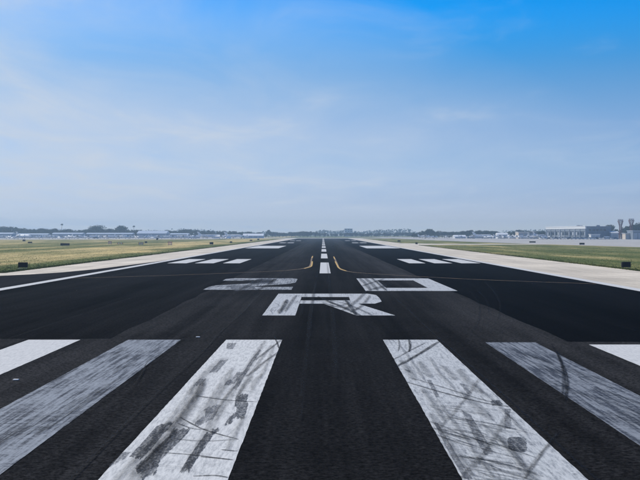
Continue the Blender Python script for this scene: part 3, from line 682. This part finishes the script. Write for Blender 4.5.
tower(620.5, 765, 221.0, 'red brown flared lattice tower standing nearer the big hangar')
tower(631.3, 765, 220.4, 'red brown flared lattice tower nearer the right edge of the view')

# ------------------------------------------------------------------ cars, vans and planes
def car_proto(name, c, van=False):
    body = plain('car_paint_'+name, c, 0.3, var=0.04, spec=0.5)
    r = empty('van' if van else 'car'); Lh, wd = (2.5, .95) if van else (2.2, .88)
    hh = 1.15 if van else .92
    prof = [(-Lh, .35), (-Lh, hh*.8), (-Lh+.15, hh), (Lh-.5, hh*.9), (Lh-.05, hh*.7), (Lh, .35)]
    b = MB().loft([[(x, s*wd*(1 if z < .7 else .97), z) for x, z in prof] for s in (-1, 1)]).build('body', body, r)
    cab = [(-Lh+.1, hh-.03), (-Lh+.2, 2.0), (Lh-1.3, 2.0), (Lh-.6, hh-.1)] if van else [(-Lh+.35, hh-.04), (-Lh+.95, 1.42), (.35, 1.45), (1.15, hh-.04)]
    MB().loft([[(x, s*wd*(.95 if z < 1.2 else .82), z) for x, z in cab] for s in (-1, 1)]).build('cabin', body if van else GLASS, r)
    if van: MB().loft([[(Lh-1.35, s*.86, 1.25), (Lh-1.35, s*.86, 1.8), (Lh-1.1, s*.85, 1.8), (Lh-.72, s*.9, 1.25)] for s in (-1, 1)]).build('window', GLASS, r)
    else: MB().loft([[(-Lh+1.0, s*.70, 1.43), (-Lh+1.0, s*.66, 1.50), (.3, s*.66, 1.51), (.35, s*.70, 1.45)] for s in (-1, 1)]).build('roof', body, r)
    for x in (-Lh*.62, Lh*.62):
        for s in (-1, 1):
            w = MB().disc((x, s*(wd-.08), .33), (0, 1, 0), .33, .22).build('wheel', TYRE, r); MB().disc((x, s*(wd+.035), .33), (0, 1, 0), .19, .03, 10).build('rim', GALV, w)
    for s in (-1, 1): MB().box(Lh-.02, Lh+.03, s*.62-.16, s*.62+.16, .58, .74).build('headlight', WPLAS, r)
    return r
cars = [(car_proto('white', (.78, .78, .78)), 'white'), (car_proto('silver', (.48, .50, .53)), 'silver'), (car_proto('dark', (.03, .035, .045)), 'dark'), (car_proto('blue', (.07, .11, .22)), 'blue')]
vanp = car_proto('van', (.8, .8, .8), True)
x = 541.0; i = 0; seq = [0, 1, 2, 0, 3, 1, 0, 0, 2, 1, 0, 3, 0, 1, 0, 2, 0, 1, 0, 1, 3]
while x < 618 and i < len(seq):
    proto, cn = cars[seq[i]]; Y = 748-((x-541)*.22)+random.uniform(-2, 2)
    o = use(proto, (at(x, Y), Y, -.01), R(random.choice((90, -90, 80, 8, 172)))); tag(o, f'{ORD[i]} car from the left, {cn}, in the parked row before the big hangar', 'car', 'cars parked before the hangar')
    x += random.uniform(3.2, 4.4); i += 1
for px, Y, lab in ((470.5, 880, 'dark car in front of the long low white shed'),):
    o = use(cars[2][0], (at(px, Y), Y, -.01), R(5), 1.15); tag(o, lab, 'car')
for px, Y, rz, lab in ((512, 850, 5, 'white van beside the white gabled shed on the right'), (545, 765, 0, 'white van at the left end of the parked row'), (606, 742, 175, 'white van before the grey hangar end'), (216, 905, 10, 'white van by the rightmost white shed on the left')):
    o = use(vanp, (at(px, Y), Y, -.01), R(rz)); tag(o, lab, 'van', 'white vans on the aprons')

def plane_proto(low=False):
    r = empty('light_plane'); n = 10
    def ring(y, w, h, zc): return [(w*math.cos(2*math.pi*i/n), y, zc+h*math.sin(2*math.pi*i/n)) for i in range(n)]
    MB().loft([ring(-3.1, .30, .32, 1.25), ring(-2.6, .50, .48, 1.25), ring(-1.2, .58, .60, 1.35), ring(0, .60, .78, 1.5), ring(1.2, .52, .66, 1.5), ring(3.4, .22, .28, 1.5), ring(4.6, .06, .16, 1.55)]).build('fuselage', WMET, r, True)
    zw = .95 if low else 2.18; tip = zw+(.35 if low else .1)
    for s in (-1, 1):
        MB().loft([[(s*.2, -.9, zw), (s*.2, -.6, zw+.12), (s*.2, .75, zw+.02), (s*.2, -.6, zw-.06)], [(s*5.2, -.7, tip), (s*5.2, -.5, tip+.08), (s*5.2, .45, tip+.02), (s*5.2, -.5, tip-.03)]]).build('wing', WMET, r)
        if not low: MB().tube((s*.5, -.3, .95), (s*2.4, -.25, 2.14), .05, n=6).build('strut', WMET, r)
        MB().tube((s*.5, -.1, 1.0), (s*1.15, -.1, .25), .05, n=6).build('gear_leg', GALV, r); MB().disc((s*1.2, -.1, .22), (1, 0, 0), .22, .14).build('wheel', TYRE, r)
    MB().loft([[(-1.7, 3.9, 1.62), (-1.7, 4.5, 1.62), (1.7, 4.5, 1.62), (1.7, 3.9, 1.62)], [(-1.7, 3.95, 1.70), (-1.7, 4.5, 1.68), (1.7, 4.5, 1.68), (1.7, 3.95, 1.70)]]).build('tailplane', WMET, r)
    MB().loft([[(-.05, 3.3, 1.6), (-.05, 4.75, 1.6), (-.05, 4.9, 2.9), (-.05, 4.4, 2.9)], [(.05, 3.3, 1.6), (.05, 4.75, 1.6), (.05, 4.9, 2.9), (.05, 4.4, 2.9)]]).build('fin', WMET, r)
    MB().loft([[(s*.56, -1.25, 1.55) for s in (-1, 1)] + [(s*.44, -.75, 2.08) for s in (1, -1)], [(s*.62, .35, 1.55) for s in (-1, 1)] + [(s*.5, .3, 2.16) for s in (1, -1)]]).build('cabin_window', GLASS, r)
    pr = MB().tube((0, -3.45, 1.25), (0, -3.05, 1.25), .05, .2, 8).build('spinner', GALV, r)
    MB().loft([[(-.95, -3.25, 1.2), (.95, -3.25, 1.2), (.95, -3.25, 1.3), (-.95, -3.25, 1.3)], [(-.95, -3.21, 1.2), (.95, -3.21, 1.2), (.95, -3.21, 1.3), (-.95, -3.21, 1.3)]]).build('propeller', TYRE, pr)
    MB().tube((0, -2.5, .95), (0, -2.5, .22), .05, n=6).build('gear_leg', GALV, r); MB().disc((0, -2.5, .2), (1, 0, 0), .2, .12).build('wheel', TYRE, r)
    return r
def jet_proto():
    r = empty('business_jet'); n = 12
    def ring(y, w, zc): return [(w*math.cos(2*math.pi*i/n), y, zc+w*math.sin(2*math.pi*i/n)) for i in range(n)]
    f = MB().loft([ring(-8.5, .12, 1.75), ring(-7.9, .5, 1.85), ring(-6.5, .95, 2.05), ring(-5, 1.12, 2.15), ring(4.0, 1.12, 2.15), ring(6.5, .75, 2.35), ring(8.5, .2, 2.6)]).build('fuselage', WMET, r, True)
    for s in (-1, 1):
        MB().loft([[(s*.6, -1.6, 1.35), (s*.6, -1.2, 1.55), (s*.6, 1.9, 1.42), (s*.6, -1.2, 1.28)], [(s*7.6, 1.3, 1.85), (s*7.6, 1.5, 1.93), (s*7.6, 2.5, 1.88), (s*7.6, 1.5, 1.82)]]).build('wing', WMET, r)
        MB().loft([[(s*1.75+.55*math.cos(2*math.pi*i/n)*q, y, 2.75+.55*math.sin(2*math.pi*i/n)*q) for i in range(n)] for y, q in ((2.6, .85), (3.2, 1), (4.8, .95), (5.6, .6))]).build('engine', WMET, r, True)
        for k in range(5): MB().box(s*1.10-.03, s*1.10+.03, -3.9+k*1.2, -3.5+k*1.2, 2.3, 2.65).build('window', GLASS, f)
        MB().tube((s*1.3, .6, 1.4), (s*1.3, .6, .3), .09, n=6).build('gear_leg', GALV, r); MB().disc((s*1.3, .6, .32), (1, 0, 0), .32, .2).build('wheel', TYRE, r)
    MB().loft([[(-.09, 4.9, 2.9), (-.09, 7.8, 2.7), (-.09, 9.2, 5.6), (-.09, 7.7, 5.6)], [(.09, 4.9, 2.9), (.09, 7.8, 2.7), (.09, 9.2, 5.6), (.09, 7.7, 5.6)]]).build('fin', WMET, r)
    MB().loft([[(-3, 8.3, 5.5), (0, 7.6, 5.5), (3, 8.3, 5.5), (3, 9.0, 5.5), (0, 9.2, 5.5), (-3, 9.0, 5.5)], [(-3, 8.35, 5.62), (0, 7.65, 5.66), (3, 8.35, 5.62), (3, 9.0, 5.58), (0, 9.2, 5.6), (-3, 9.0, 5.58)]]).build('tailplane', WMET, r)
    MB().loft([[(-.5, -7.45, 2.25), (.5, -7.45, 2.25), (.62, -6.8, 2.75), (-.62, -6.8, 2.75)], [(-.62, -7.2, 2.2), (.62, -7.2, 2.2), (.72, -6.6, 2.72), (-.72, -6.6, 2.72)]]).build('windscreen', GLASS, r)
    MB().tube((0, -6.6, 1.5), (0, -6.6, .25), .08, n=6).build('gear_leg', GALV, r); MB().disc((0, -6.6, .26), (1, 0, 0), .26, .2).build('wheel', TYRE, r)
    return r
pa, pb, jt = plane_proto(), plane_proto(True), jet_proto()
rr_ = random.Random(3); gl = 'light planes parked on the left apron'; gr_ = 'light planes parked on the right apron'
for i, px in enumerate((3, 11, 37, 46, 55, 63, 72, 84, 93, 103, 112, 121, 130, 150, 166, 178, 187, 203, 226)):
    Y = 880+random.uniform(-25, 35); p = pb if i % 3 == 1 else pa
    o = use(p, (at(px, Y), Y, -.01), R(random.choice((0, 180, 150, -35, 90, -80)))); w = 'low winged' if p is pb else 'high winged'
    tag(o, f'{ORD[i]} small white propeller plane from the left on the left apron, {w}', 'plane', gl)
for px, Y, rz, lab in ((24, 850, 60, 'white business jet with tall tail at the left edge of the left apron'), (208, 880, 100, 'white business jet between the white sheds on the left apron'), (234, 905, 80, 'white business jet nearest the runway on the left apron'), (540, 820, 130, 'white business jet with tall tail left of the big hangar'), (483, 870, 80, 'white business jet in front of the long low white shed')):
    o = use(jt, (at(px, Y), Y, -.01), R(rz)); tag(o, lab, 'plane', 'business jets')
for i, px in enumerate((493, 503, 512, 521, 528, 549, 560)):
    Y = 800+random.uniform(-20, 20); p = pb if i % 2 else pa; w = 'low winged' if p is pb else 'high winged'
    o = use(p, (at(px, Y), Y, -.01), R(random.choice((0, 160, -30, 90)))); tag(o, f'{ORD[i]} small white propeller plane from the left on the right apron, {w}', 'plane', gr_)

# more planes and service vans in the nearer rows
for i, px in enumerate((-2, 8, 18, 41, 51, 68, 78, 89, 99, 108, 118, 127, 137, 146, 158, 172, 183, 195, 221, 243)):
    Y = 800+rr_.uniform(-30, 30); p = pb if i % 2 else pa; w = 'low winged' if p is pb else 'high winged'
    o = use(p, (at(px, Y), Y, -.01), R(rr_.uniform(0, 360)), rr_.uniform(1.0, 1.25)); tag(o, f'{ORD[i]} small white plane from the left in the nearer row, left apron, {w}', 'plane', 'nearer row of planes on the left apron')
for i, px in enumerate((425, 434, 446, 461, 474, 487, 499, 508, 517, 534)):
    Y = 850+rr_.uniform(-30, 40); p = pb if i % 2 else pa; w = 'low winged' if p is pb else 'high winged'
    o = use(p, (at(px, Y), Y, -.01), R(rr_.uniform(0, 360)), rr_.uniform(1.0, 1.3)); tag(o, f'{ORD[i]} small white plane from the left before the right sheds, {w}', 'plane', 'planes before the sheds on the right')
for i, px in enumerate((14, 60, 96, 153, 190, 228)):
    Y = 845+rr_.uniform(-15, 15); o = use(vanp if i % 2 else cars[i % 4][0], (at(px, Y), Y, -.01), R(rr_.uniform(0, 360))); tag(o, f'{ORD[i]} small service vehicle from the left among the left apron planes', 'vehicle', 'service vehicles on the left apron')

# ------------------------------------------------------------------ trees
def leaf_mat(name, c):
    m, n, l, b = mat(name)
    f = noise(n, l, pos(n), 0.7, 4, 0.7)
    l.new(mix(n, l, rng(n, l, f, 0.3, 0.7), tuple(x*0.6 for x in c), tuple(x*1.5 for x in c)), b.inputs['Base Color'])
    b.inputs['Roughness'].default_value = 0.85; b.inputs['Specular IOR Level'].default_value = 0.04
    return m
LEAF = [leaf_mat('foliage_dark', (0.035, 0.055, 0.028)), leaf_mat('foliage_mid', (0.05, 0.072, 0.034)), leaf_mat('foliage_olive', (0.062, 0.075, 0.042))]
def leaf(mb, c, s):
    u = Vector((random.gauss(0,1), random.gauss(0,1), random.gauss(0,1))).normalized(); v = u.orthogonal().normalized()
    w = u.cross(v); a = random.uniform(.5, 1)
    mb.add([c-v*s, c+w*s*a*.7, c+v*s, c-w*s*a*.7], [(0, 1, 2, 3)])
def tree_proto(name, h, rad, lobes, mi, conic=False):
    r = empty(name)
    t = MB(); t.tube((0, 0, -.2), (random.uniform(-.2, .2), 0, h*.45), .03*h, .02*h)
    cr_ = MB(); cs = []
    for i in range(lobes):
        a = random.uniform(0, 6.283); q = random.random()**.6
        z = h*random.uniform(.30, .86); k = (1-.75*(z/h)) if conic else (1-abs(z/h-.52)*1.1)
        rr = rad*.62*q*max(.2, k)*1.3; lr = rad*random.uniform(.26, .46)*(.6 if conic else 1)
        c = Vector((rr*math.cos(a), rr*math.sin(a), min(z, h-lr*.9))); cs.append((c, lr))
        if i < 9: t.tube((0, 0, h*random.uniform(.2, .42)), c, .011*h, .004*h, 5)
    t.build('trunk', BARK, r)
    for c, lr in cs:
        for _ in range(int(38*(lr/1.2)**1.3)+14):
            d = Vector((random.gauss(0,1), random.gauss(0,1), random.gauss(0,1))).normalized()
            leaf(cr_, c+Vector((d.x*lr, d.y*lr, d.z*lr*.8))*random.uniform(.45, 1.08), random.uniform(.22, .48)*(h/9))
    cr_.build('crown', LEAF[mi], r)
    return r
protos = [tree_proto('broadleaf_tree', 9, 4.6, 34, 0), tree_proto('broadleaf_tree', 9, 3.8, 28, 1), tree_proto('broadleaf_tree', 9, 5.4, 40, 0), tree_proto('broadleaf_tree', 9, 4.2, 30, 2), tree_proto('cypress_tree', 9, 2.2, 22, 0, True)]
def lerp(prof, x):
    for (xa, ya), (xb, yb) in zip(prof, prof[1:]):
        if xa <= x <= xb: return ya+(yb-ya)*(x-xa)/(xb-xa)
    return prof[-1][1]
def row(prof, Y, step, label, group, jit=1.0, dy=25, kinds=(0, 1, 2, 3)):
    x = prof[0][0]; k_ = 0
    while x <= prof[-1][0]:
        yy = Y+random.uniform(-dy, dy); top = lerp(prof, x)+random.uniform(-.5, 1.1)*jit
        h = max(3.0, zt(top, yy)); p = protos[random.choice(kinds)]
        s = h/9*random.uniform(.95, 1.08); wd = s*random.uniform(.95, 1.35)*(1.25 if h < 7 else 1)
        o = use(p, (at(x, yy), yy, 0), random.uniform(0, 6.28), (wd, wd, h/9)); tag(o, f'{ORD[k_]} from the left, {label}', 'tree', group); k_ += 1
        x += step*random.uniform(.65, 1.35)
def solo(px, top, Y, k, wide, label, group=None):
    h = zt(top, Y); s = h/9
    o = use(protos[k], (at(px, Y), Y, 0), random.uniform(0, 6.28), (s*wide, s*wide, s)); tag(o, label, 'tree', group)
row([(-12, 226.5), (10, 225.4), (25, 228.2), (32, 227.2), (48, 228.4), (62, 228.2), (84, 229)], 1070, 5.2, 'hazy tree in the row behind the far left hangars', 'trees behind the far left hangars')
row([(86, 228), (112, 228), (134, 230), (160, 231), (170, 229.5)], 1080, 5.5, 'hazy tree in the row flanking the two tall left trees', 'trees flanking the tall left pair')
solo(97, 224.6, 1060, 2, 1.35, 'tallest broad hazy tree on the left, left one of the pair'); solo(121.5, 225.2, 1060, 0, 1.25, 'broad tall hazy tree on the left, right one of the pair')
row([(172, 230.4), (188, 228.8), (205, 229.8), (228, 230.8), (250, 231.6), (262, 231.8)], 1120, 5.0, 'hazy tree behind the white sheds left of the runway', 'trees behind the white sheds')
row([(272, 231.6), (285, 232), (300, 230.8), (312, 231.2), (326, 232.8)], 1200, 3.9, 'blue hazy tree at the left of the far runway end', 'trees left of the far runway end', .8)
solo(268.5, 229.2, 1180, 1, 1.0, 'tall narrow hazy tree just left of the far runway end')
row([(328, 233.4), (340, 232.2), (358, 232.6), (376, 232.8), (398, 232.2), (412, 231.8)], 1290, 3.9, 'pale hazy tree beyond the right of the runway end', 'trees right of the far runway end', .7)
solo(378.5, 231.0, 1330, 4, 1.1, 'single narrow hazy tree right of the far runway end')
row([(416, 232.0), (424, 230.5), (440, 230.2), (452, 231), (458, 232)], 1010, 4.6, 'dark blue tree in the clump right of the runway end', 'trees in the clump right of the runway end')
solo(430, 228.6, 1000, 0, 1.15, 'tallest tree of the dark clump right of the runway end')
row([(460, 231.2), (466, 229.6), (480, 230.4), (490, 230), (497, 231.5)], 990, 4.4, 'tree behind the long low white shed on the right', 'trees behind the long white shed')
row([(506, 232), (515, 229.6), (524, 228.6), (531, 230.4), (538, 229.6), (546, 231)], 940, 4.6, 'tree behind the white box hangar on the right', 'trees behind the white box hangar')
solo(609, 224.4, 840, 0, 1.0, 'dark round tree rising behind the big hangar end'); solo(616, 228.6, 850, 1, 1.1, 'lower tree behind the white shed by the red towers')
row([(624, 226.5), (632, 224.0), (640, 222.4), (655, 222)], 840, 4.6, 'dark tree behind the red towers at the right edge', 'trees at the right edge')
row([(-10, 230.5), (60, 230.8), (130, 231.5), (170, 231.6)], 1045, 7.0, 'low shrubby tree just behind the left hangars', 'low trees just behind the left hangars', .8, 12)
row([(190, 232.4), (240, 232.8), (266, 233)], 1060, 6.0, 'low tree closing the gap behind the sheds left of the runway', 'low trees left of the runway', .7, 15)
row([(414, 233.2), (500, 232.6), (546, 232)], 960, 7.0, 'low tree in the band behind the sheds on the right', 'low trees behind the right sheds', .8, 12)
def palm(px, top, Y, label):
    h = zt(top, Y); r = empty('palm_tree', (at(px, Y), Y, 0)); tag(r, label, 'palm tree', 'tall palms on the left')
    t = MB(); pr = (0, 0, -.1)
    for i in range(6):
        q = (.08*i, 0, h*(i+1)/6-.4); t.tube(pr, q, .24-.018*i, .22-.018*i, 7); pr = q
    t.build('trunk', BARK, r)
    c = MB()
    for i in range(26):
        a = random.uniform(0, 6.283); up = random.uniform(-.9, .9); L_ = random.uniform(1.3, 1.9); o = Vector(pr)
        d = Vector((math.cos(a), math.sin(a), up)).normalized(); sd_ = Vector((-math.sin(a), math.cos(a), 0))
        m1 = o+d*L_*.55; e = o+d*L_+Vector((0, 0, -.5))
        c.add([o, m1+sd_*.32, e, m1-sd_*.32], [(0, 1, 2, 3)])
    c.build('crown', LEAF[0], r)
palm(61.5, 223.9, 1100, 'lone palm standing above the hazy trees at far left'); palm(133.5, 225.8, 1100, 'palm just right of the two tall left trees')

# the far wood along the horizon reads as one mass
w = MB(); 
for i in range(26000):
    Y = random.uniform(1750, 2250); X = random.uniform(-1150, 1150)
    hh = 7.5+3.0*math.sin(X*.017)+2.2*math.sin(X*.051+1)+1.5*math.sin(X*.13+2)
    leaf(w, Vector((X, Y, max(.4, hh*random.random()**.7))), random.uniform(1.0, 2.1))
o = w.build('distant_wood', LEAF[0]); tag(o, 'low blue band of far woodland along the horizon', 'woodland', kind='stuff')

# ------------------------------------------------------------------ grass tufts on the verges
gv, gf = [], []
def tuft(x, y, h):
    for _ in range(3):
        a = random.uniform(0, 6.283); k = len(gv); r = h*.55; bx, by = x+random.uniform(-.15, .15), y+random.uniform(-.15, .15)
        c, s = math.cos(a)*r*.5, math.sin(a)*r*.5; lx, ly = random.uniform(-.5, .5)*h, random.uniform(-.5, .5)*h
        gv.extend([(bx-c, by-s, -.03), (bx+c, by+s, -.03), (bx+lx, by+ly, h*random.uniform(.6, 1.1))]); gf.append((k, k+1, k+2))
for i in range(24000):
    u = random.random()
    if random.random() < .6: y = 84+400*u*u; x = -31.0-(min(.36*y+4, 170)-31)*random.random()**1.3; y0_ = 101 if x < -30 else 84
    else: y = 84+330*u*u; x = 32.0+(min(.36*y+4, 80)-32)*random.random()**1.2; y0_ = 0
    if x < 0 and y < 100+max(0, (-x-36))*.2: continue
    if x > 0 and 350 < y < 426: continue
    tuft(x, y, random.uniform(.03, .10))
for i in range(9000):                                   # longer tufts where the mower misses, along the concrete
    y = 100+500*random.random()**1.6
    if random.random() < .5: tuft(-30.3-abs(random.gauss(0, .35)), y, random.uniform(.06, .22))
    elif not 348 < y < 428: tuft(31.5+abs(random.gauss(0, .35)), y, random.uniform(.06, .22))
me = bpy.data.meshes.new('grass_tufts'); me.from_pydata(gv, [], gf); me.update(); me.materials.append(GRASS)
o = bpy.data.objects.new('grass_tufts', me); COL.objects.link(o); tag(o, 'rough grass tufts growing along the concrete shoulders', 'grass', kind='stuff')

# ------------------------------------------------------------------ haze in the air
hz = MB().box(-EXT-50, EXT+50, -650, 2345, -1.1, 32).build('haze', bpy.data.materials.new('haze_air'))
hm = hz.data.materials[0]; hm.use_nodes = True; hn = hm.node_tree.nodes; hl = hm.node_tree.links; hn.clear()
ho = hn.new('ShaderNodeOutputMaterial'); pv = hn.new('ShaderNodeVolumePrincipled'); hl.new(pv.outputs[0], ho.inputs['Volume'])
pv.inputs['Color'].default_value = (0.56, 0.78, 1.0, 1); pv.inputs['Density'].default_value = 0.00040; pv.inputs['Anisotropy'].default_value = 0.2
tag(hz, 'pale blue haze hanging over the airfield', 'haze', kind='stuff')
